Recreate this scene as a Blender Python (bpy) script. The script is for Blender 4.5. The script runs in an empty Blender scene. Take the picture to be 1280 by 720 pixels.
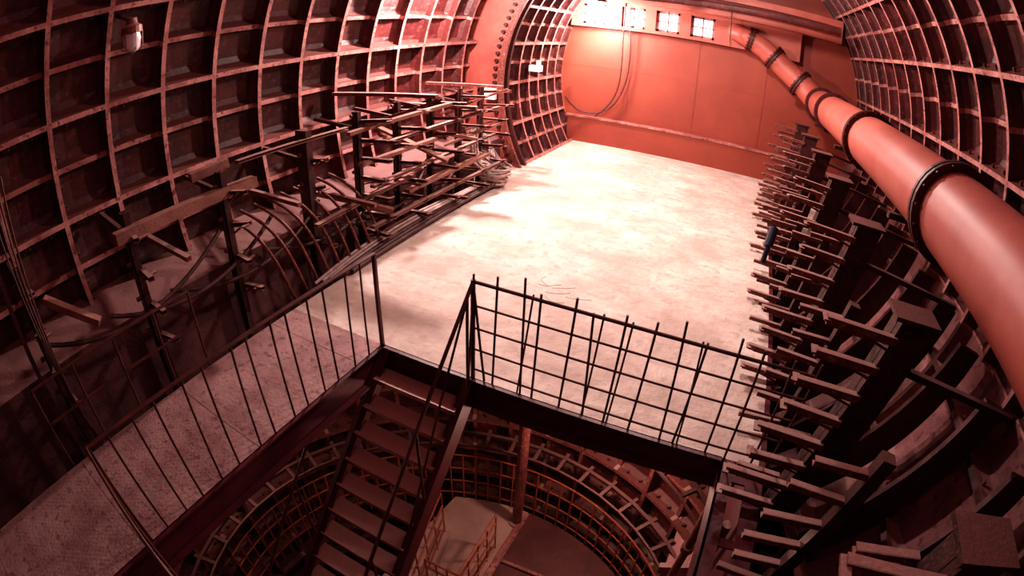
import bpy, bmesh, math, random
from mathutils import Vector, Matrix, Euler
random.seed(7)
S=bpy.context.scene
COL=S.collection
# ------------------------------------------------------------ materials
def mat(name,c1,c2,rough=0.6,metal=0.0,scale=3.0,bump=0.15,c3=None,spec=0.5,bscale=None,emit=None,es=0,dust_light=None,damt=0.8,stain=None):
    m=bpy.data.materials.new(name); m.use_nodes=True
    nt=m.node_tree; N=nt.nodes; L=nt.links; N.clear()
    out=N.new('ShaderNodeOutputMaterial'); b=N.new('ShaderNodeBsdfPrincipled')
    L.new(b.outputs[0],out.inputs[0])
    tc=N.new('ShaderNodeTexCoord')
    n=N.new('ShaderNodeTexNoise'); n.inputs['Scale'].default_value=scale; n.inputs['Detail'].default_value=8; n.inputs['Roughness'].default_value=0.65
    L.new(tc.outputs['Object'],n.inputs['Vector'])
    r=N.new('ShaderNodeValToRGB'); e=r.color_ramp.elements
    e[0].position=0.36; e[0].color=(*c1,1); e[1].position=0.64; e[1].color=(*c2,1)
    L.new(n.outputs['Fac'],r.inputs[0])
    src=r.outputs[0]
    if c3:
        n2=N.new('ShaderNodeTexNoise'); n2.inputs['Scale'].default_value=scale*6; n2.inputs['Detail'].default_value=6
        L.new(tc.outputs['Object'],n2.inputs['Vector'])
        r2=N.new('ShaderNodeValToRGB'); r2.color_ramp.elements[0].position=0.55; r2.color_ramp.elements[1].position=0.68
        L.new(n2.outputs['Fac'],r2.inputs[0])
        mx=N.new('ShaderNodeMixRGB'); mx.inputs[2].default_value=(*c3,1)
        L.new(r2.outputs[0],mx.inputs[0]); L.new(src,mx.inputs[1]); src=mx.outputs[0]
    if stain:  # swept / scuffed streaks
        mp=N.new('ShaderNodeMapping'); mp.inputs['Rotation'].default_value=(0,0,0.6); mp.inputs['Scale'].default_value=(0.5,1.7,1)
        n3=N.new('ShaderNodeTexNoise'); n3.inputs['Scale'].default_value=1.3; n3.inputs['Detail'].default_value=10; n3.inputs['Roughness'].default_value=0.7; n3.inputs['Distortion'].default_value=0.8
        L.new(tc.outputs['Object'],mp.inputs[0]); L.new(mp.outputs[0],n3.inputs['Vector'])
        r3=N.new('ShaderNodeValToRGB'); r3.color_ramp.elements[0].position=0.5; r3.color_ramp.elements[1].position=0.72; r3.color_ramp.elements[1].color=(0.75,0.75,0.75,1)
        L.new(n3.outputs['Fac'],r3.inputs[0])
        mx=N.new('ShaderNodeMixRGB'); mx.inputs[2].default_value=(*stain,1)
        L.new(r3.outputs[0],mx.inputs[0]); L.new(src,mx.inputs[1]); src=mx.outputs[0]
    if dust_light:   # paler upward faces: dusty tone that also paints in light
        g=N.new('ShaderNodeNewGeometry'); sp=N.new('ShaderNodeSeparateXYZ'); L.new(g.outputs['Normal'],sp.inputs[0])
        mr=N.new('ShaderNodeMapRange'); mr.inputs['From Min'].default_value=0.45; mr.inputs['From Max'].default_value=0.95; mr.inputs['To Max'].default_value=damt
        L.new(sp.outputs['Z'],mr.inputs['Value'])
        mx=N.new('ShaderNodeMixRGB'); mx.inputs[2].default_value=(*dust_light,1)
        L.new(mr.outputs[0],mx.inputs[0]); L.new(src,mx.inputs[1]); src=mx.outputs[0]
    L.new(src,b.inputs['Base Color'])
    b.inputs['Roughness'].default_value=rough; b.inputs['Metallic'].default_value=metal
    b.inputs['Specular IOR Level'].default_value=spec
    if bump>0:
        nb=N.new('ShaderNodeTexNoise'); nb.inputs['Scale'].default_value=bscale or scale*8; nb.inputs['Detail'].default_value=5
        L.new(tc.outputs['Object'],nb.inputs['Vector'])
        bp=N.new('ShaderNodeBump'); bp.inputs['Strength'].default_value=bump; bp.inputs['Distance'].default_value=0.02
        L.new(nb.outputs['Fac'],bp.inputs['Height']); L.new(bp.outputs[0],b.inputs['Normal'])
    if emit:
        b.inputs['Emission Color'].default_value=(*emit,1); b.inputs['Emission Strength'].default_value=es
    return m
DUST_LIGHT=(0.38,0.20,0.18)
M_LIN =mat('lining_red_paint',(0.042,0.006,0.006),(0.10,0.013,0.012),0.5,0,2.0,0.3,(0.13,0.03,0.028),dust_light=(0.18,0.065,0.055),damt=0.6)
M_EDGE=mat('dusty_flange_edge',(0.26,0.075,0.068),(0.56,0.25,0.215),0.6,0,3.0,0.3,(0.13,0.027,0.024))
M_PAN2=mat('dusty_lower_pan',(0.15,0.045,0.045),(0.30,0.12,0.115),0.7,0,2.0,0.3,(0.10,0.022,0.022),dust_light=(0.40,0.21,0.20),damt=0.8)
M_WALL=mat('orange_red_wall_paint',(0.25,0.044,0.026),(0.32,0.064,0.038),0.55,0,0.7,0.08,None,bscale=40)
M_BULK=mat('bulkhead_pink_red_paint',(0.36,0.075,0.060),(0.48,0.12,0.095),0.4,0,1.5,0.1)
M_FLOOR=mat('dusty_concrete',(0.52,0.40,0.345),(0.78,0.66,0.58),0.8,0,1.1,0.6,(0.54,0.42,0.365),bscale=14,stain=(0.46,0.34,0.29))
M_WALK=mat('dimmed_dusty_walkway_plate',(0.26,0.13,0.125),(0.42,0.25,0.235),0.6,0.1,2.2,0.4,(0.19,0.085,0.085),bscale=30,stain=(0.50,0.32,0.30))  # darker than the floor, painting in the fading light of the near end
M_STEEL=mat('dark_rust_steel',(0.035,0.010,0.010),(0.075,0.020,0.017),0.5,0.2,6,0.2,(0.12,0.04,0.035),dust_light=DUST_LIGHT,damt=0.4)
M_RAIL=mat('railing_brown_paint',(0.06,0.016,0.015),(0.13,0.035,0.03),0.45,0.2,9,0.1)
M_RACK=mat('rack_red_brown',(0.12,0.026,0.022),(0.24,0.065,0.050),0.5,0.1,5,0.2,(0.36,0.16,0.13),dust_light=(0.50,0.31,0.27),damt=0.75)  # top faces painted paler so the rack arms look lit
M_PIPE=mat('pipe_red_paint',(0.36,0.08,0.060),(0.46,0.12,0.088),0.5,0,1.5,0.05)
M_FLAN=mat('pipe_flange_dark',(0.05,0.010,0.011),(0.09,0.02,0.018),0.5,0.2,8,0.1)
M_FASC=mat('fascia_dark_red',(0.07,0.009,0.016),(0.12,0.017,0.026),0.45,0,3,0.15)
M_ORNG=mat('rust_orange_rail_paint',(0.30,0.060,0.030),(0.42,0.10,0.05),0.5,0,5,0.1)
M_CABLE=mat('cable_black_red',(0.04,0.015,0.014),(0.11,0.04,0.035),0.5,0,10,0)
M_CABW=mat('cable_dusty_white',(0.36,0.25,0.23),(0.56,0.43,0.39),0.6,0,10,0)
M_WHITE=mat('white_enamel',(0.7,0.66,0.64),(0.85,0.8,0.78),0.4,0,5,0)
M_WOOD=mat('dusty_timber',(0.20,0.08,0.062),(0.34,0.16,0.12),0.7,0,5,0.3)
M_TREAD=mat('stair_tread_steel',(0.20,0.07,0.06),(0.34,0.14,0.12),0.5,0.1,4,0.3,dust_light=(0.55,0.33,0.29),damt=0.8)  # dusty top tone includes painted-in tread highlights
M_LOWER=mat('lower_concrete',(0.46,0.28,0.24),(0.58,0.38,0.33),0.7,0,2,0.2)
M_DECK=mat('lower_deck_steel',(0.10,0.025,0.025),(0.17,0.05,0.046),0.6,0,2,0.2)
M_LEDGE=mat('ledge_concrete',(0.08,0.026,0.028),(0.16,0.06,0.06),0.75,0,3,0.4,dust_light=(0.30,0.15,0.14),damt=0.85)
M_LAMP=mat('lamp_glow',(1,1,1),(1,1,1),0.5,0,1,0,emit=(1,0.9,0.86),es=80)
M_WIN=mat('lit_window_pane',(0.9,0.9,0.9),(1,1,1),0.3,0,1,0,emit=(1,0.88,0.95),es=1.6)
M_BLUE=mat('blue_plastic',(0.02,0.025,0.05),(0.03,0.04,0.08),0.4,0,5,0)
M_MARK=mat('floor_scratch_mark',(0.44,0.30,0.26),(0.52,0.38,0.33),0.8,0,5,0)
mg=bpy.data.materials.new('clear_jar_glass'); mg.use_nodes=True
pb=mg.node_tree.nodes['Principled BSDF']; pb.inputs['Base Color'].default_value=(0.85,0.76,0.76,1); pb.inputs['Roughness'].default_value=0.15
pb.inputs['Transmission Weight'].default_value=0.25
M_GLASS=mg
# ------------------------------------------------------------ mesh builder
class MB:
    def __init__(s): s.v=[]; s.f=[]; s.mi=[]
    def add(s,vs,fs,mi=0):
        o=len(s.v); s.v+= [tuple(x) for x in vs]
        for f in fs: s.f.append([o+i for i in f]); s.mi.append(mi)
    def box(s,lo,hi,mi=0):
        x0,y0,z0=lo;x1,y1,z1=hi
        s.add([(x0,y0,z0),(x1,y0,z0),(x1,y1,z0),(x0,y1,z0),(x0,y0,z1),(x1,y0,z1),(x1,y1,z1),(x0,y1,z1)],
          [(0,3,2,1),(4,5,6,7),(0,1,5,4),(1,2,6,5),(2,3,7,6),(3,0,4,7)],mi)
    def beam(s,p,q,w,h,up=(0,0,1),mi=0):
        p=Vector(p);q=Vector(q);d=(q-p).normalized();u=Vector(up)
        if abs(d.dot(u))>0.98: u=Vector((0,1,0))
        a=d.cross(u).normalized(); b=a.cross(d).normalized()
        a=a*w/2;b=b*h/2
        s.add([p-a-b,p+a-b,p+a+b,p-a+b,q-a-b,q+a-b,q+a+b,q-a+b],[(0,3,2,1),(4,5,6,7),(0,1,5,4),(1,2,6,5),(2,3,7,6),(3,0,4,7)],mi)
    def channel(s,p,q,w,h,t=0.008,up=(0,0,1),mi=0):
        p=Vector(p);q=Vector(q);d=(q-p).normalized();u=Vector(up)
        if abs(d.dot(u))>0.98: u=Vector((0,1,0))
        a=d.cross(u).normalized(); b=a.cross(d).normalized()
        s.beam(p-a*(w/2-t/2),q-a*(w/2-t/2),t,h,up,mi)
        for k in (-1,1):
            o=b*k*(h/2-t/2); s.beam(p+o,q+o,w,t,up,mi)
    def cyl(s,p,q,r,n=10,r2=None,mi=0,caps=True):
        p=Vector(p);q=Vector(q);d=(q-p).normalized();u=Vector((0,0,1))
        if abs(d.dot(u))>0.98: u=Vector((0,1,0))
        a=d.cross(u).normalized(); b=a.cross(d).normalized(); r2=r if r2 is None else r2
        vs=[p+(a*math.cos(t)+b*math.sin(t))*r for t in [2*math.pi*i/n for i in range(n)]]
        vs+=[q+(a*math.cos(t)+b*math.sin(t))*r2 for t in [2*math.pi*i/n for i in range(n)]]
        fs=[(i,(i+1)%n,n+(i+1)%n,n+i) for i in range(n)]
        if caps: fs+=[tuple(range(n))[::-1],tuple(range(n,2*n))]
        s.add(vs,fs,mi)
    def lathe(s,c,axis,prof,n=20,mi=0):
        c=Vector(c);d=Vector(axis).normalized();u=Vector((0,0,1))
        if abs(d.dot(u))>0.98: u=Vector((0,1,0))
        a=d.cross(u).normalized(); b=a.cross(d).normalized()
        vs=[];fs=[]
        for (t,r) in prof:
            for i in range(n):
                th=2*math.pi*i/n; vs.append(c+d*t+(a*math.cos(th)+b*math.sin(th))*r)
        for j in range(len(prof)-1):
            for i in range(n): fs.append((j*n+i,j*n+(i+1)%n,(j+1)*n+(i+1)%n,(j+1)*n+i))
        s.add(vs,fs,mi)
    def obj(s,name,mats,parent=None,smooth=False,bevel=0):
        me=bpy.data.meshes.new(name); me.from_pydata(s.v,[],s.f)
        for m in (mats if isinstance(mats,(list,tuple)) else [mats]): me.materials.append(m)
        me.polygons.foreach_set('material_index',s.mi)
        if smooth: me.polygons.foreach_set('use_smooth',[True]*len(s.f))
        me.update()
        o=bpy.data.objects.new(name,me); COL.objects.link(o)
        if parent: o.parent=parent
        return o
def empty(name,loc=(0,0,0)):
    e=bpy.data.objects.new(name,None); e.empty_display_size=0.2; COL.objects.link(e); return e
def curve(name,paths,r,m,parent=None,res=3):
    c=bpy.data.curves.new(name,'CURVE'); c.dimensions='3D'; c.bevel_depth=r; c.bevel_resolution=res; c.resolution_u=6; c.use_fill_caps=True
    for pts in paths:
        sp=c.splines.new('NURBS'); sp.points.add(len(pts)-1)
        for i,p in enumerate(pts): sp.points[i].co=(*p,1)
        sp.use_endpoint_u=True; sp.order_u=4 if len(pts)>3 else len(pts)
    c.materials.append(m)
    o=bpy.data.objects.new(name,c); COL.objects.link(o)
    if parent: o.parent=parent
    return o
# ------------------------------------------------------------ segmented lining
def lining(name,w,R,dep,vs,angs,major,minor_h=0.55,mats=(M_LIN,M_EDGE),bolts=True,rt=0.030,parent=None,flip=False):
    mb=MB()
    for iv in range(len(vs)-1):
        v0,v1=vs[iv],vs[iv+1]; lv=v1-v0
        for ia in range(len(angs)-1):
            a0,a1=angs[ia],angs[ia+1]; la=(a1-a0)*R
            def samp(L,hL,hR):
                t=rt
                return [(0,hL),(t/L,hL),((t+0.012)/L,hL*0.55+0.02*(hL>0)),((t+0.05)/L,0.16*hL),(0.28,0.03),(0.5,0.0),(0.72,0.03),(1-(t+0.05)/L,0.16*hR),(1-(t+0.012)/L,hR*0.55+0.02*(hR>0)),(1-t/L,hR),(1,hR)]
            hl=1 if major(ia) else minor_h; hr=1 if major(ia+1) else minor_h
            su=samp(la,hl,hr); sv=samp(lv,1,1); n=len(su)
            V=[]
            for (q,hv) in sv:
                for (p,hu) in su:
                    h=max(hv,hu)
                    V.append(w(a0+(a1-a0)*p, R+dep*(1-h), v0+lv*q))
            o=len(mb.v); mb.v+=V
            for j in range(n-1):
                for i in range(n-1):
                    f=[o+j*n+i,o+j*n+i+1,o+(j+1)*n+i+1,o+(j+1)*n+i]
                    mb.f.append(f if flip else f[::-1])
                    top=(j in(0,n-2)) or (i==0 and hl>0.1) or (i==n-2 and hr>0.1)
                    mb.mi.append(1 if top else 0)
            if bolts:
                for k in (0.3,0.7):
                    am=a0+(a1-a0)*k
                    c=Vector(w(am,R+dep*0.35,v0+rt)); q=Vector(w(am,R+dep*0.35,v0+rt+0.05))
                    mb.cyl(c,q,0.022,6,mi=0)
                    if (major(ia)):
                        c=Vector(w(a0+0.035/R,R+dep*0.35,v0+lv*k)); q=Vector(w(a0+0.085/R,R+dep*0.35,v0+lv*k)); mb.cyl(c,q,0.022,6,mi=0)
    return mb.obj(name,list(mats),parent)
D2R=math.radians
CX,CZ,R=-1.3,1.9,4.4
def W1(a,r,v): return (CX+r*math.cos(a),v,CZ+r*math.sin(a))
YB=13.6
ys=[1.19+0.75*k for k in range(-5,13)]
ysR=[1.19+0.75*k for k in range(-5,17)]+[YB]
aR=[D2R(-10+7*i) for i in range(0,10)]
aRl=[D2R(-66+7*i) for i in range(0,9)]
aC=[D2R(53+6.75*i) for i in range(0,13)]
aL=[D2R(134+7*i) for i in range(0,13)]
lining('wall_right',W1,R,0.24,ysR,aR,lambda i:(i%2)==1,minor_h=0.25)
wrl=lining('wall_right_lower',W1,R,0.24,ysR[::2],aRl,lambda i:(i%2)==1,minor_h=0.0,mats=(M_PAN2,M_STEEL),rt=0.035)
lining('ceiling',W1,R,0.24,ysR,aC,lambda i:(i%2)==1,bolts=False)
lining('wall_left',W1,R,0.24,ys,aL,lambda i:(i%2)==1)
yf=[10.25+0.56*k for k in range(0,7)]
yf[-1]=YB
aF=[D2R(95+7.2*i) for i in range(0,18)]
lining('wall_far_section',W1,3.7,0.22,yf,aF,lambda i:(i%2)==0,rt=0.035)
mb=MB()
n=60; A0,A1=95,218
def strip(f0,f1,mi=0):
    V=[];F=[]
    for i in range(n+1):
        a=D2R(A0+(A1-A0)*i/n); V+=[f0(a),f1(a)]
    for i in range(n): F.append((2*i,2*i+1,2*i+3,2*i+2))
    mb.add(V,F,mi)
strip(lambda a:W1(a,3.78,9.95),lambda a:W1(a,4.7,9.95))
strip(lambda a:W1(a,3.78,9.95),lambda a:W1(a,3.78,10.3))
for i in range(0,50):
    a=D2R(A0+2+(A1-A0)*i/50); c=Vector(W1(a,3.86,9.95)); mb.cyl(c,c+Vector((0,-0.08,0)),0.045,6,mi=1)
def ringbox(r0,r1,y0,y1,mi):
    V=[];F=[]
    for i in range(n+1):
        a=D2R(A0+(A1-A0)*i/n); V+=[W1(a,r0,y0),W1(a,r1,y0),W1(a,r1,y1),W1(a,r0,y1)]
    for i in range(n):
        for k in range(4): F.append((4*i+k,4*i+(k+1)%4,4*i+4+(k+1)%4,4*i+4+k))
    mb.add(V,F,mi)
ringbox(3.68,3.80,9.92,10.0,2)
ringbox(3.68,3.80,10.18,10.26,1)
a=D2R(95); p0=W1(a,3.65,9.95);p1=W1(a,4.65,9.95)
mb.add([p0,p1,(p1[0],YB,p1[2]),(p0[0],YB,p0[2])],[(0,1,2,3)],1)
mb.obj('bulkhead_ring',[M_BULK,M_STEEL,M_RACK])
mb=MB(); mb.box((-6.2,-2.75,-7.5),(3.6,-2.55,6.6)); mb.obj('wall_front',M_LIN)
mb=MB(); mb.box((-5.4,YB,-2.3),(3.5,YB+0.2,6.6)); 
for x in (-3.1,-1.3,0.5): mb.box((x-0.012,YB-0.008,0.8),(x+0.012,YB,3.25))
mb.box((-5.0,YB-0.006,2.15),(2.4,YB,2.17))
mb.box((-4.7,YB-0.14,0),(2.2,YB,0.70))
mb.obj('wall_back',M_WALL)
mb=MB(); mb.box((-4.75,YB-0.18,0.70),(2.2,YB,0.75)); mb.obj('trim_1',M_EDGE)
# ------------------------------------------------------------ floor
OX0,OX1,OY=-2.93,0.55,3.28
mb=MB()
mb.box((-4.3,OY,-0.12),(0.9,10.2,0))
mb.box((-4.9,10.2,-0.12),(2.2,YB,0)); mb.box((-5.3,8.8,-0.12),(-4.3,10.2,0))
fl=mb.obj('floor',M_FLOOR)
mb=MB()   # raised-pattern steel plates of the side walkway
mb.box((-4.3,-2.5,-0.12),(OX0,OY,0))
for y in (-1.3,0.1,1.5,2.9): mb.box((-4.3,y,0),(OX0,y+0.012,0.003))
j=0; y=-1.0
while y<1.3:
    x=-4.26+(0.03 if j%2 else 0)
    while x<OX0-0.06:
        s=1 if j%2 else -1
        mb.add([(x-0.013,y-0.010*s-0.003,0.003),(x+0.013,y+0.010*s-0.003,0.003),(x+0.013,y+0.010*s+0.003,0.003),(x-0.013,y-0.010*s+0.003,0.003)],[(0,1,2,3)])
        x+=0.06
    y+=0.03; j+=1
mb.obj('floor_walkway',M_WALK)
sc=[]
rs=random.Random(3)
for k in range(6):
    x=-1.7+rs.uniform(-0.4,0.4); y=5.25+rs.uniform(-0.2,0.25); a=rs.uniform(0,6.28); pts=[]
    for j in range(5):
        pts.append((x,y,0.001)); a+=rs.uniform(-0.9,0.9); x+=0.08*math.cos(a); y+=0.08*math.sin(a)
    sc.append(pts)
curve('scratch_marks',sc,0.004,M_MARK,fl,1)
mb=MB()
mb.box((OX0,OY-0.012,-0.30),(OX1,OY+0.0,0.012)); mb.box((OX0,OY-0.08,-0.30),(OX1,OY,-0.285)); mb.box((OX0,OY-0.05,-0.005),(OX1,OY,0.012))
mb.box((OX0,-2.5,-0.30),(OX0+0.012,OY,0.012)); mb.box((OX0,-2.5,-0.30),(OX0+0.08,OY,-0.285)); mb.box((OX0,-2.5,-0.005),(OX0+0.05,OY,0.012))
mb.box((OX1,-2.5,-0.30),(OX1+0.02,OY,0.0)); mb.box((OX1,-2.5,-0.02),(OX1+0.12,OY,0.0)); mb.box((0.80,-2.5,-0.02),(0.9,OY,0.0))
for k in range(9): mb.box((OX1,-2.4+0.68*k,-0.03),(0.9,-2.32+0.68*k,-0.01))
for y in (0.0,1.1,2.2): mb.box((-4.3,y,-0.30),(OX0,y+0.08,-0.12))
for x in (-1.9,-0.8,0.3): mb.box((x,OY,-0.35),(x+0.08,10.2,-0.12))
oeb=mb.obj('opening_edge_beam',M_FASC)
mb=MB()
for k,(x,y) in enumerate(((0.62,3.1),(0.72,2.6),(0.66,1.9),(0.75,1.2))): mb.cyl((x,y,-3.4),(x,y,-0.03),0.045,12); mb.cyl((x,y,-1.2),(x,y,-1.12),0.07,12)
mb.obj('riser_pipes',M_RACK,oeb)
mb=MB(); mb.box((0.9,-2.5,-2.2),(0.96,10.2,0.0)); mb.obj('trim_2',M_FASC)
mb=MB()
mb.add([(-5.75,-2.5,0.78),(-4.98,-2.5,0.62),(-4.98,9.9,0.62),(-5.75,9.9,0.78),(-4.98,-2.5,-1.0),(-4.98,9.9,-1.0),(-5.75,-2.5,-1.0),(-5.75,9.9,-1.0)],
 [(0,1,2,3),(1,4,5,2),(0,6,4,1),(3,2,5,7),(4,6,7,5)])
mb.box((-4.98,-2.5,-0.62),(-4.3,8.8,-0.55))
mb.obj('wall_left_plinth',M_LEDGE)
# deep curved webs on the lower right lining
mb=MB()
for y in [-2.0+0.9*k for k in range(16)]:
    V=[];m=14
    for i in range(m+1):
        a=D2R(-58+48*i/m); ri=4.4-0.28-0.08*math.sin(math.pi*i/m)
        for yy in (y-0.03,y+0.03): V+=[W1(a,ri,yy),W1(a,4.42,yy)]
    F=[]
    for i in range(m):
        o=4*i; F+=[(o,o+1,o+5,o+4),(o+2,o+6,o+7,o+3),(o,o+4,o+6,o+2)]
    F+=[(4*m,4*m+1,4*m+3,4*m+2)]
    mb.add(V,F)
mb.obj('web_plates',M_FLAN,wrl)
# ------------------------------------------------------------ shaft below
SX,SY,SR=-1.6,1.8,3.2
def W2(a,r,v): return (SX+r*math.cos(a),SY+r*math.sin(a),v)
zs=[-6.6+0.62*k for k in range(0,11)]
aS=[D2R(10*i) for i in range(37)]
shaft=lining('wall_shaft',W2,SR,0.22,zs,aS,lambda i:(i%2)==0,rt=0.028,flip=True,mats=(M_LIN,M_RACK))
mb=MB(); V=[(SX+(SR+0.3)*math.cos(D2R(10*i)),SY+(SR+0.3)*math.sin(D2R(10*i)),-6.6) for i in range(36)]
mb.add(V,[tuple(range(36))]); mb.obj('floor_shaft_bottom',M_FASC)
ZL=-3.6
mb=MB()
def poly(pts,z0,z1,mi=0):
    k=len(pts); mb.add([(x,y,z1) for x,y in pts]+[(x,y,z0) for x,y in pts],[tuple(range(k)),tuple(range(k,2*k))[::-1]]+[(i,(i+1)%k,k+(i+1)%k,k+i) for i in range(k)],mi)
arc=[(SX+2.75*math.cos(D2R(a)),SY+2.75*math.sin(D2R(a))) for a in range(-60,91,6)]
poly([(-1.6,-0.4)]+arc,ZL-0.12,ZL,1)
arc2=[(SX+2.75*math.cos(D2R(a)),SY+2.75*math.sin(D2R(a))) for a in range(90,116,5)]
poly([(-1.6,-0.6)]+arc2+[(-2.9,3.0),(-2.9,-0.6)],ZL-0.12,ZL,0)
mb.obj('floor_lower_landing',[M_LOWER,M_DECK])
mb=MB(); mb.box((-1.66,-0.4,ZL),(-1.56,4.5,ZL+0.04)); mb.box((-1.56,2.4,ZL),(0.9,2.47,ZL+0.05)); mb.box((-1.56,3.5,ZL),(0.4,3.55,ZL+0.05)); mb.obj('trim_3',M_EDGE)
mb=MB(); mb.cyl((-1.68,4.30,ZL),(-1.68,4.30,-0.12),0.075,16); mb.cyl((-1.68,4.30,ZL),(-1.68,4.30,ZL+0.03),0.13,16); mb.obj('support_column',M_RACK,smooth=False)
mb=MB()
rg=2.74
angs=[D2R(a) for a in range(-40,200,4)]
P=lambda a,z,r=rg:(SX+r*math.cos(a),SY+r*math.sin(a),z)
for i,a in enumerate(angs):
    mb.cyl(P(a,ZL-0.1),P(a,ZL+1.05),0.014,6)
    if i<len(angs)-1:
        for z in (ZL+0.15,ZL+0.45,ZL+0.75,ZL+1.05): mb.cyl(P(a,z),P(angs[i+1],z),0.013,6)
mb.obj('curved_guard',M_ORNG,shaft)
mb=MB()
for z,rr in ((-1.2,3.05),(-2.3,2.98)):
    for i in range(48):
        a0=D2R(i*7.5);a1=D2R(i*7.5+7.5); mb.beam(P(a0,z,rr),P(a1,z,rr),0.05,0.05)
        mb.beam(P(a0,z,rr+0.1),P(a0,z-0.02,rr-0.25),0.05,0.05)
        mb.beam(P(a0,z,rr-0.25),P(a1,z,rr-0.25),0.03,0.03)
mb.obj('cable_brackets',M_STEEL,shaft)
lg=empty('lower_landing_railing')
mb=MB()
def railrun(p,q,h=1.0,nb=7):
    p=Vector(p);q=Vector(q)
    for z in (0.1,0.4,0.7,h): mb.cyl(p+Vector((0,0,z)),q+Vector((0,0,z)),0.016,8)
    for i in range(nb+1):
        c=p.lerp(q,i/nb); mb.cyl(c,c+Vector((0,0,h)),0.012,6)
railrun((-2.55,3.6,ZL),(-2.0,1.2,ZL-0.0)); railrun((-1.75,3.7,ZL),(-1.72,2.6,ZL),0.9,4); railrun((-2.2,2.6,ZL),(-1.72,2.6,ZL),0.9,3)
mb.obj('bars',M_ORNG,lg)
# ------------------------------------------------------------ stairs
st=empty('steel_staircase')
mb=MB()
SXL,SXR=-2.88,-1.85
ytop,ybot=OY-0.02,-0.30
for x in (SXL,SXR):
    mb.beam((x,ytop+0.0,-0.10),(x,ybot,ZL+0.02),0.05,0.22)
    mb.beam((x+ (0.03 if x==SXL else -0.03),ytop,-0.0),(x+(0.03 if x==SXL else -0.03),ybot,ZL+0.12),0.09,0.015)
mb.obj('stringers',M_FASC,st)
mb=MB(); ns=17
for i in range(1,ns):
    z=ZL*i/ns; y=ytop-(ytop-ybot)*(i-0.15)/ns
    mb.box((SXL+0.03,y-0.105,z-0.02),(SXR-0.03,y+0.105,z))
    mb.box((SXL+0.03,y-0.108,z-0.05),(SXR-0.03,y-0.098,z+0.004))
mb.obj('treads',M_TREAD,st)
mb=MB()
mb.cyl((SXR,OY,1.04),(SXR,ybot,1.04+ZL),0.018,8)
for k in range(0,5):
    y=OY-0.1-k*0.85; mb.cyl((SXR,y,-(OY-y)-0.02),(SXR,y,1.04-(OY-y)),0.014,8)
mb.cyl((SXR,OY-0.05,1.0),(SXR,OY-1.35,-1.2),0.012,6)
mb.cyl((SXL,OY-1.3,-0.3),(SXL,ybot,0.95+ZL),0.016,8)
for k in range(2,5):
    y=OY-k*0.8; mb.cyl((SXL,y,-(OY-y)),(SXL,y,1.0-(OY-y)),0.014,8)
mb.obj('handrail',M_RAIL,st)
# ------------------------------------------------------------ railings
def wob(a): return random.uniform(-a,a)
rl=empty('floor_opening_railing')
HR=1.04
mb=MB()
x0,x1=SXR,1.0
for k in range(5):
    z=[0.12,0.35,0.58,0.81,HR][k]; mb.cyl((x0,OY,z),(x1,OY+wob(0.01),z+wob(0.015)),0.010 if k<4 else 0.016,8)
nb=13
for i in range(nb+1):
    x=x0+(x1-x0)*i/nb+ (wob(0.04) if i else 0)
    mb.cyl((x+wob(0.06),OY+0.01,-0.02 if i else 0),(x+wob(0.04)*(1 if i else 0),OY+0.01,HR+random.uniform(0.0,0.16)),0.011,7)
    if i in (2,5,6,9): mb.cyl((x+wob(0.06)+0.03,OY+0.02,0.0),(x+0.03+wob(0.05),OY+0.02,HR+0.02),0.009,7)
mb.cyl((x0,OY,0),(x0,OY,HR+0.02),0.022,8)
mb.cyl((x0+0.12,OY,0.02),(x0,OY,HR),0.012,8)
mb.obj('grid_panel',M_RAIL,rl)
mb=MB()
ya,yb=0.15,OY
mb.beam((OX0,ya,HR),(OX0,yb,HR),0.045,0.012)
for i in range(15):
    y=ya+(yb-ya)*i/14+wob(0.03); mb.cyl((OX0,y,0.0),(OX0+wob(0.02),y+wob(0.03),HR),0.010,7)
for y in (ya,yb): mb.beam((OX0,y,0),(OX0,y,HR),0.035,0.035)
for z in (0.15,0.45,0.75,HR): mb.cyl((OX0,ya,z),(OX0+1.3,ya-0.1,z),0.012,7)
for k in range(1,8): mb.cyl((OX0+0.17*k,ya-0.01*k,0.0),(OX0+0.17*k,ya-0.01*k,HR),0.009,7)
mb.obj('side_panel',M_RAIL,rl)
w=empty('walkway_railing')
mb=MB()
for z in (0.5,0.88): mb.cyl((-4.33,0.0,z),(-4.33,1.95,z),0.016,8)
for y in (0.0,0.5,1.0,1.5,1.95): mb.cyl((-4.33,y,0),(-4.33,y,0.88),0.014,8)
mb.obj('rails',M_RAIL,w)
# ------------------------------------------------------------ big pipe
pp=empty('ventilation_pipe')
PX,PZ,PR=1.85,2.42,0.345
mb=MB()
path=[Vector((PX,-2.4,PZ)),Vector((PX,12.0,PZ)),Vector((PX-0.02,12.35,PZ+0.02)),Vector((PX-0.15,12.65,PZ+0.12)),Vector((PX-0.4,12.85,PZ+0.3)),Vector((0.9,13.05,3.05)),Vector((0.35,13.1,3.42)),Vector((-0.1,13.12,3.6))]+[Vector((-0.35,13.2,3.68)),Vector((-0.45,13.5,3.7))]
def tube(path,rads,n=28,mi=0):
    V=[];F=[];u=Vector((0,0,1))
    for i,p in enumerate(path):
        d=(path[min(i+1,len(path)-1)]-path[max(i-1,0)]).normalized()
        a=d.cross(u); a=a.normalized() if a.length>1e-3 else Vector((1,0,0)); b=a.cross(d)
        for k in range(n):
            t=2*math.pi*k/n; V.append(p+(a*math.cos(t)+b*math.sin(t))*rads[i])
    for j in range(len(path)-1):
        for k in range(n): F.append((j*n+k,j*n+(k+1)%n,(j+1)*n+(k+1)%n,(j+1)*n+k))
    mb.add(V,F,mi)
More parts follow.
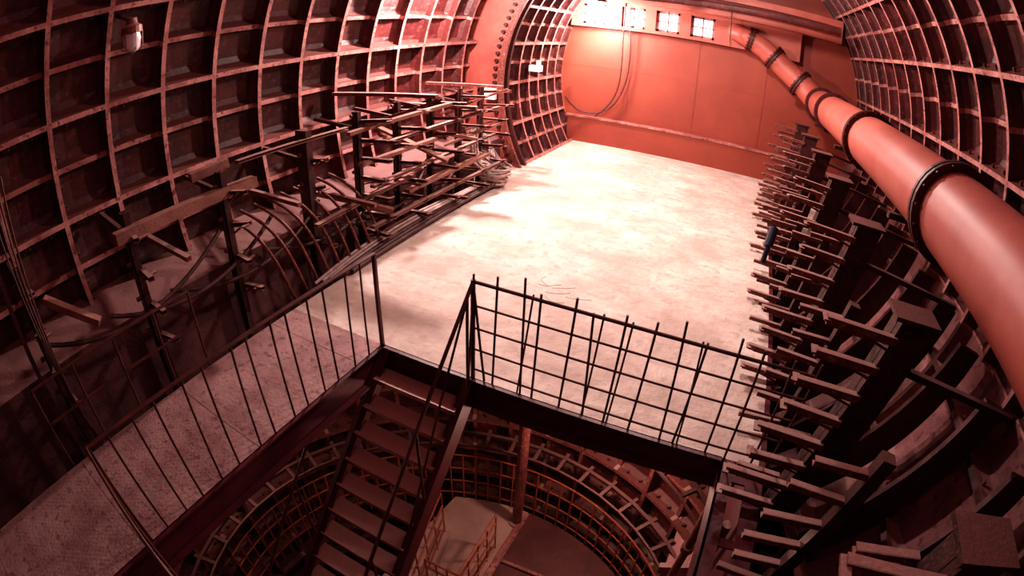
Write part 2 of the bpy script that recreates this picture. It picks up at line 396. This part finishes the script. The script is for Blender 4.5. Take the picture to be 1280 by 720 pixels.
tube(path,[PR]*2+[PR*0.97,PR*0.92,PR*0.88,PR*0.8,PR*0.75,PR*0.7,PR*0.65,PR*0.65])
mb.obj('pipe_run',M_PIPE,pp,smooth=True)
mb=MB()
def flange(c,ax,r,mi=0):
    c=Vector(c);ax=Vector(ax).normalized()
    for s in (-1,1): mb.lathe(c+ax*s*0.035,ax,[(-0.02,r*0.98),(-0.02,r+0.07),(0.02,r+0.07),(0.02,r*0.98)],32)
    u=Vector((0,0,1)); a=ax.cross(u).normalized(); b=a.cross(ax)
    for k in range(16):
        t=2*math.pi*k/16; q=c+(a*math.cos(t)+b*math.sin(t))*(r+0.045); mb.cyl(q-ax*0.085,q+ax*0.085,0.014,6)
for y in (-2.0,0.45,3.74,7.0,10.3,12.0): flange((PX,y,PZ),(0,1,0),PR)
flange((1.35,12.9,2.76),(-0.75,0.3,0.5),PR*0.86); flange((0.62,13.08,3.24),(-0.83,0.1,0.55),PR*0.77); flange((0.0,13.12,3.58),(-1,0,0.2),PR*0.7)
mb.obj('flanges',M_FLAN,pp)
mb=MB()
for y in (1.2,4.7,8.3,11.0):
    mb.beam((PX,y,PZ-PR-0.03),(2.75,y,PZ-PR-0.03),0.08,0.06); mb.beam((1.6,y,PZ-PR-0.03),(PX,y,PZ-PR-0.03),0.08,0.06)
mb.obj('pipe_supports',M_STEEL,pp)
# ------------------------------------------------------------ right cable racks
rr=empty('cable_rack')
mbp=MB(); mba=MB()
cols=[-0.7,1.15,2.92,4.72,6.52,8.3,10.05,11.7]
for y in cols:
    b=Vector((1.10,y,-0.05)); t=Vector((1.42,y,1.88))
    if y>10.1: b.x=1.2
    mbp.beam(b+Vector((0.02,0,0)),t+Vector((0.02,0,0)),0.20,0.26,up=(1,0,0))
    mbp.beam(b+Vector((-0.10,0,0)),t+Vector((-0.10,0,0)),0.05,0.03,up=(1,0,0))
    mbp.box((t.x-0.18,y-0.13,1.87),(t.x+0.18,y+0.13,1.90))
    mbp.beam((1.42,y,1.5),(2.75,y,1.35),0.06,0.05)
    for k in range(8):
        z=0.08+0.235*k; x=b.x+(t.x-b.x)*(z+0.05)/1.93-0.1
        L=0.42+0.06*random.random()+ (0.05 if k%2 else 0)
        yy=y-0.10
        mba.channel((x+0.02,yy,z),(x-L,yy+wob(0.03),z+0.02+wob(0.01)),0.055,0.055,0.008)
        mba.beam((x-L,yy-0.05,z+0.03),(x-L,yy+0.05,z+0.03),0.05,0.012)
        mba.beam((x-0.02,yy,z-0.07),(x-0.22,yy,z-0.02),0.02,0.02)
        if k%2==0 : mba.channel((x+0.02,y+0.14,z+0.09),(x-L*0.8,y+0.14+wob(0.04),z+0.105),0.05,0.04,0.008)
    ym=y+0.9
    if ym<12.5:
        mbp.beam((1.05,ym,0.0),(1.27,ym,1.45),0.09,0.10,up=(1,0,0))
        for k in range(6):
            z=0.12+0.235*k; x=1.02+0.15*z
            mba.channel((x,ym,z),(x-0.40+wob(0.04),ym+wob(0.04),z+0.015),0.05,0.045,0.008)
mbp.obj('posts',M_STEEL,rr); mba.obj('arms',M_RACK,rr)
mb=MB(); mb.cyl((0.62,5.95,0.95),(0.66,6.1,1.15),0.06,12); mb.cyl((0.60,5.9,0.75),(0.62,5.95,0.95),0.035,10); mb.obj('cable_plug',M_BLUE,rr)
# ------------------------------------------------------------ left racks
lr=empty('cable_rack')
mbp=MB(); mba=MB(); mbw=MB()
for i,y in enumerate([0.35,1.65,2.9,4.2,5.2,6.1,7.0,7.9,8.7]):
    x=-4.82
    top=1.75 if i<4 else 1.95
    mbp.channel((x,y,-0.55),(x,y,top),0.09,0.10,0.012,up=(1,0,0))
    if i in (3,): mbp.box((x-0.1,y-0.05,0.3),(x+0.1,y+0.05,1.9))
    nl=4 if i<4 else 7
    for k in range(nl):
        z=(0.35+0.38*k) if i<4 else (0.18+0.27*k)
        L=0.30 if i<4 else 0.55
        mba.channel((x,y+0.05,z),(x+L+wob(0.12),y+0.05+wob(0.10),z+0.03+wob(0.02)),0.06,0.05,0.008)
        mba.beam((x+L,y,z+0.04),(x+L,y+0.1,z+0.04),0.04,0.012)
        mba.beam((x,y+0.05,z-0.12),(x+L*0.6,y+0.05,z-0.01),0.02,0.02)
        mba.cyl((x-0.02,y-0.05,z+0.1),(x-0.02,y-0.10,z+0.1),0.025,6)
    mbp.beam((x,y,top-0.25),(-5.68,y,top-0.15),0.05,0.05)
for (y,z,x1) in ((5.75,2.13,-3.85),(7.2,1.75,-4.05),(8.2,2.0,-4.1)):
    mba.beam((-5.6,y-0.2,z),(x1,y,z),0.10,0.05); mba.beam((-5.2,y-0.3,z-0.55),(x1+0.1,y,z-0.03),0.08,0.04)
for (y,z,x1) in ((3.6,1.25,-4.3),(2.1,1.2,-4.4),(4.7,0.9,-4.1)):
    mba.beam((-5.6,y,z),(x1,y,z-0.05),0.06,0.05)
for (x,z,y0,y1) in ((-4.35,0.42,4.9,8.9),(-4.4,0.97,5.0,8.8),(-4.4,1.51,5.4,8.7),(-4.75,1.8,3.1,4.9),(-4.5,0.75,4.0,6.2)):
    mba.channel((x,y0,z),(x+wob(0.1),y1,z+wob(0.05)),0.08,0.04,0.008)
mbp.obj('posts',M_STEEL,lr); mba.obj('arms',M_RACK,lr)
mbw.beam((-4.72,1.45,1.56),(-4.80,3.35,1.50),0.13,0.12); mbw.beam((-5.0,2.6,1.75),(-4.95,3.1,1.78),0.1,0.1)
mbw.beam((-4.5,5.9,0.62),(-4.25,8.0,0.78),0.12,0.05); mbw.beam((-4.6,5.0,1.25),(-4.45,6.6,1.30),0.10,0.05)
mbw.beam((-4.95,0.55,1.30),(-4.6,1.0,0.95),0.09,0.07); mbw.beam((-5.2,4.6,0.9),(-4.3,5.3,0.55),0.10,0.06); mbw.beam((-5.0,6.9,1.35),(-4.2,7.5,1.15),0.09,0.05)
mbw.beam((-5.3,6.2,1.5),(-4.15,6.5,1.0),0.14,0.04); mbw.beam((-5.0,7.7,0.9),(-4.2,8.3,1.3),0.12,0.04); mbw.beam((-4.7,4.9,1.7),(-4.3,6.8,1.85),0.09,0.05)
mbw.obj('timber_beams',M_WOOD,lr)
ps=[]
for k in range(6):
    dx=0.05*k
    ps.append([(-4.25-dx*0.8,4.3-0.1*k,0.05),(-4.28-dx,5.2,0.06+0.03*k),(-4.3-dx,6.6,0.06+0.02*k),(-4.3-dx,7.8,0.08),(-4.22-dx*1.3,8.6,0.1),(-4.45-dx*1.2,9.25-0.05*k,0.25+0.05*k),(-4.95,9.35,0.5+0.08*k),(-5.2,9.0,0.9)])
cb=empty('cable_bundle')
curve('dark_cables',ps[:3],0.035,M_CABLE,cb)
cp=list(ps[3:])
for k in range(8):   # loose coil slumped on the floor at the end of the rack
    r=0.26+0.022*k; cx=-4.42+wob(0.05); cy=8.5+wob(0.08); pts=[]
    for j in range(12):
        t=2*math.pi*j/10+k*0.7
        pts.append((cx+r*math.cos(t),cy+0.8*r*math.sin(t),0.06+0.045*k+max(0,-math.cos(t))*0.30+wob(0.02)))
    cp.append(pts)
for k in range(3): cp.append([(-4.75,8.3+0.12*k,1.15),(-4.82,8.3+0.12*k,0.8),(-4.7,8.35+0.1*k,0.4),(-4.5,8.45,0.15),(-4.25,8.3,0.1)])
curve('pale_cables',cp,0.022,M_CABW,cb)
ps=[]
for k in range(9):
    y=3.3+0.22*k; 
    ps.append([(-5.0,y-0.3,1.15),(-4.75,y-0.2,1.05),(-4.55,y-0.05,0.75),(-4.45,y+0.05,0.3),(-4.5,y+0.2,-0.1),(-4.7,y+0.4,-0.4)])
curve('draped_cables',ps,0.022,M_RACK,cb)
ps=[[(-4.9,y0,0.9-0.1*k),(-4.6,y0+0.8,0.55-0.08*k),(-4.6,y0+1.6,0.7-0.1*k),(-4.85,y0+2.4,1.1-0.1*k)] for k,y0 in enumerate((0.4,1.2,2.0,3.4,4.5,5.6))]
curve('sagging_cables',ps,0.025,M_CABLE,cb)
ps=[[(-4.62+0.06*k,0.25+0.05*k,2.6),(-4.58+0.06*k,0.3+0.03*k,1.6),(-4.5+0.05*k,0.35,0.6),(-4.40+0.03*k,0.38,0.15),(-4.38,0.4+0.05*k,-0.4)] for k in range(4)]
curve('vertical_cables',ps,0.010,M_CABLE,cb)
mb=MB()
for x in (-4.72,-4.5): mb.beam((x,0.15,-0.5),(x,0.15,2.9),0.04,0.04)
for k in range(11): mb.cyl((-4.72,0.15,-0.2+0.29*k),(-4.5,0.15,-0.2+0.29*k),0.012,6)
mb.obj('steel_ladder',M_STEEL)
# ------------------------------------------------------------ glass jar lamp on left wall
jl=empty('bulkhead_jar_lamp')
mb=MB(); c=(-5.15,2.12,3.24)
mb.lathe(c,(0,0,1),[(0.0,0.001),(0.01,0.06),(0.04,0.09),(0.14,0.105),(0.2,0.095),(0.21,0.095)],18); mb.obj('glass_jar',M_GLASS,jl,smooth=True)
mb=MB(); mb.lathe(c,(0,0,1),[(0.2,0.11),(0.2,0.12),(0.27,0.12),(0.30,0.07),(0.36,0.06),(0.36,0.0)],18); mb.cyl((-5.15,2.12,3.58),(-5.60,2.12,3.7),0.025,8)
for k in range(6):
    t=math.pi*k/3; mb.cyl((c[0]+0.12*math.cos(t),c[1]+0.12*math.sin(t),c[2]+0.22),(c[0]+0.115*math.cos(t),c[1]+0.115*math.sin(t),c[2]+0.05),0.005,5); mb.cyl((c[0]+0.115*math.cos(t),c[1]+0.115*math.sin(t),c[2]+0.05),(c[0],c[1],c[2]-0.02),0.005,5)
mb.obj('cap_cage_and_arm',M_RACK,jl)
mb=MB(); mb.lathe(c,(0,0,1),[(0.05,0.0),(0.07,0.03),(0.11,0.035),(0.17,0.02)],12); mb.obj('bulb',M_WHITE,jl,smooth=True)
mb=MB(); mb.box((-4.95,11.2,2.05),(-4.7,11.45,2.2)); mb.cyl((-4.75,11.3,2.2),(-4.75,11.3,2.32),0.06,10); mb.obj('junction_box',M_WHITE)
mb=MB(); mb.box((-5.3,9.7,1.5),(-5.05,9.82,1.8)); mb.obj('junction_box',M_WHITE)
# ------------------------------------------------------------ windows strip above back wall
mb=MB(); mb.box((-4.7,13.25,3.28),(1.3,YB,3.36)); mb.box((-4.7,13.25,3.92),(1.3,YB,4.02))
xs=[-4.4,-3.35,-2.45,-1.55]
ed=[-4.7]
for x in xs: ed+=[x-0.0,x+0.62]
ed+=[1.3]
for i in range(0,len(ed),2): mb.box((ed[i],13.28,3.36),(ed[i+1],YB,3.92))
mb.box((-4.7,13.0,4.02),(2.3,YB,4.6))
mb.obj('wall_back_window_box',M_PIPE)
for i,x in enumerate(xs):
    e=empty('window_%d'%(i+1))
    mb=MB(); mb.box((x,13.42,3.36),(x+0.62,13.44,3.92)); mb.obj('pane',M_WIN,e)
    mb=MB()
    for a,b in (((x,3.36),(x+0.07,3.92)),((x+0.55,3.36),(x+0.62,3.92)),((x,3.36),(x+0.62,3.42)),((x,3.86),(x+0.62,3.92)),((x+0.29,3.36),(x+0.32,3.92)),((x,3.63),(x+0.62,3.655))):
        mb.box((a[0],13.38,a[1]),(b[0],13.42,b[1]))
    mb.obj('frame',M_EDGE,e)
mb=MB()
mb.cyl((-4.9,11.6,4.05),(2.0,11.6,4.2),0.09,14); mb.cyl((-4.6,12.3,4.3),(1.8,12.3,4.3),0.06,14); mb.box((-4.4,10.3,4.15),(-4.2,13.0,4.35)); mb.box((-1.2,10.3,4.35),(-1.05,13.0,4.5))
mb.obj('ceiling_pipework',M_LIN)
curve('hanging_cable',[[(-3.15,13.3,4.2),(-3.1,13.35,3.3),(-3.05,13.4,2.4),(-3.15,13.4,1.6),(-3.5,13.4,1.0),(-4.0,13.38,0.82),(-4.5,13.3,0.9),(-4.6,12.9,1.3)],[(-3.25,13.2,4.2),(-3.3,13.3,3.0),(-3.2,13.35,2.0),(-3.4,13.4,1.2),(-3.9,13.4,0.8)]],0.02,M_CABLE)
curve('hanging_cable',[[(-0.55,12.9,4.3),(-0.5,12.9,3.9),(-0.52,12.9,3.4)]],0.015,M_CABLE)
# ------------------------------------------------------------ lamps
def lamp(name,loc,energy,col,rad=0.12,drop=0.4,glow=1.0):
    e=empty(name)
    x,y,z=loc; g=glow
    mb=MB(); mb.lathe((x,y,z+0.12*g),(0,0,1),[(0.0,0.0),(0.0,0.17*g),(0.05*g,0.15*g),(0.12*g,0.06),(0.16*g,0.05),(0.16*g,0.0)],20); mb.cyl((x,y,z+0.26*g),(x,y,z+0.28*g+drop),0.012,8); mb.obj('shade',M_STEEL,e)
    mb=MB(); mb.lathe((x,y,z),(0,0,1),[(-0.07*g,0.0),(-0.05*g,0.05*g),(0.0,0.07*g),(0.05*g,0.05*g),(0.12*g,0.03*g)],14); mb.obj('bulb',M_LAMP,e,smooth=True)
    l=bpy.data.lights.new(name+'_light','POINT'); l.energy=energy; l.color=col; l.shadow_soft_size=rad
    o=bpy.data.objects.new('light',l); o.location=(x,y,z-0.22); COL.objects.link(o); o.parent=e
lamp('fill_lamp_near',(-0.8,8.1,4.95),680,(1,0.81,0.75),0.2,0.6)
lamp('fill_lamp_near',(-3.85,12.5,3.72),640,(1,0.80,0.74),0.25,0.4,1.8)
lamp('fill_lamp_near',(-4.72,7.3,4.02),850,(1,0.78,0.74),0.10,0.4)
lamp('fill_lamp_near',(-1.2,1.0,5.5),55,(1,0.30,0.42),0.2,0.5)  # added magenta fill for the near end, not a known lamp
lamp('fill_lamp_near',(-0.6,4.05,-0.85),70,(1,0.60,0.48),0.1,0.4)  # added fill, tucked behind the floor edge to brighten the shaft
lamp('fill_lamp_near',(-4.3,2.0,-0.9),18,(1,0.5,0.35),0.1,0.4)  # added orange fill, hidden below the walkway for the lower left lining
wd=bpy.data.worlds.new('w'); S.world=wd; wd.use_nodes=True
wd.node_tree.nodes['Background'].inputs[0].default_value=(0.05,0.015,0.02,1); wd.node_tree.nodes['Background'].inputs[1].default_value=0.5
# ------------------------------------------------------------ camera (full-frame fisheye, 18 mm equisolid)
cd=bpy.data.cameras.new('camera'); co=bpy.data.objects.new('camera',cd); COL.objects.link(co); S.camera=co
co.location=(0,0,3.1)
Rm=Matrix.Rotation(0.427,3,'Z')@Matrix.Rotation(math.pi/2-0.511,3,'X')@Matrix.Rotation(0.050,3,'Z')
co.rotation_euler=Rm.to_euler()
cd.sensor_width=36; cd.clip_start=0.05
cd.lens=14.7
cd.type='PANO'
cd.panorama_type='FISHEYE_EQUISOLID'
cd.fisheye_lens=18.1; cd.fisheye_fov=math.radians(180)
S.view_settings.view_transform='Standard'
try: S.view_settings.look='Medium High Contrast'
except Exception: S.view_settings.look='None'
S.view_settings.exposure=0.1
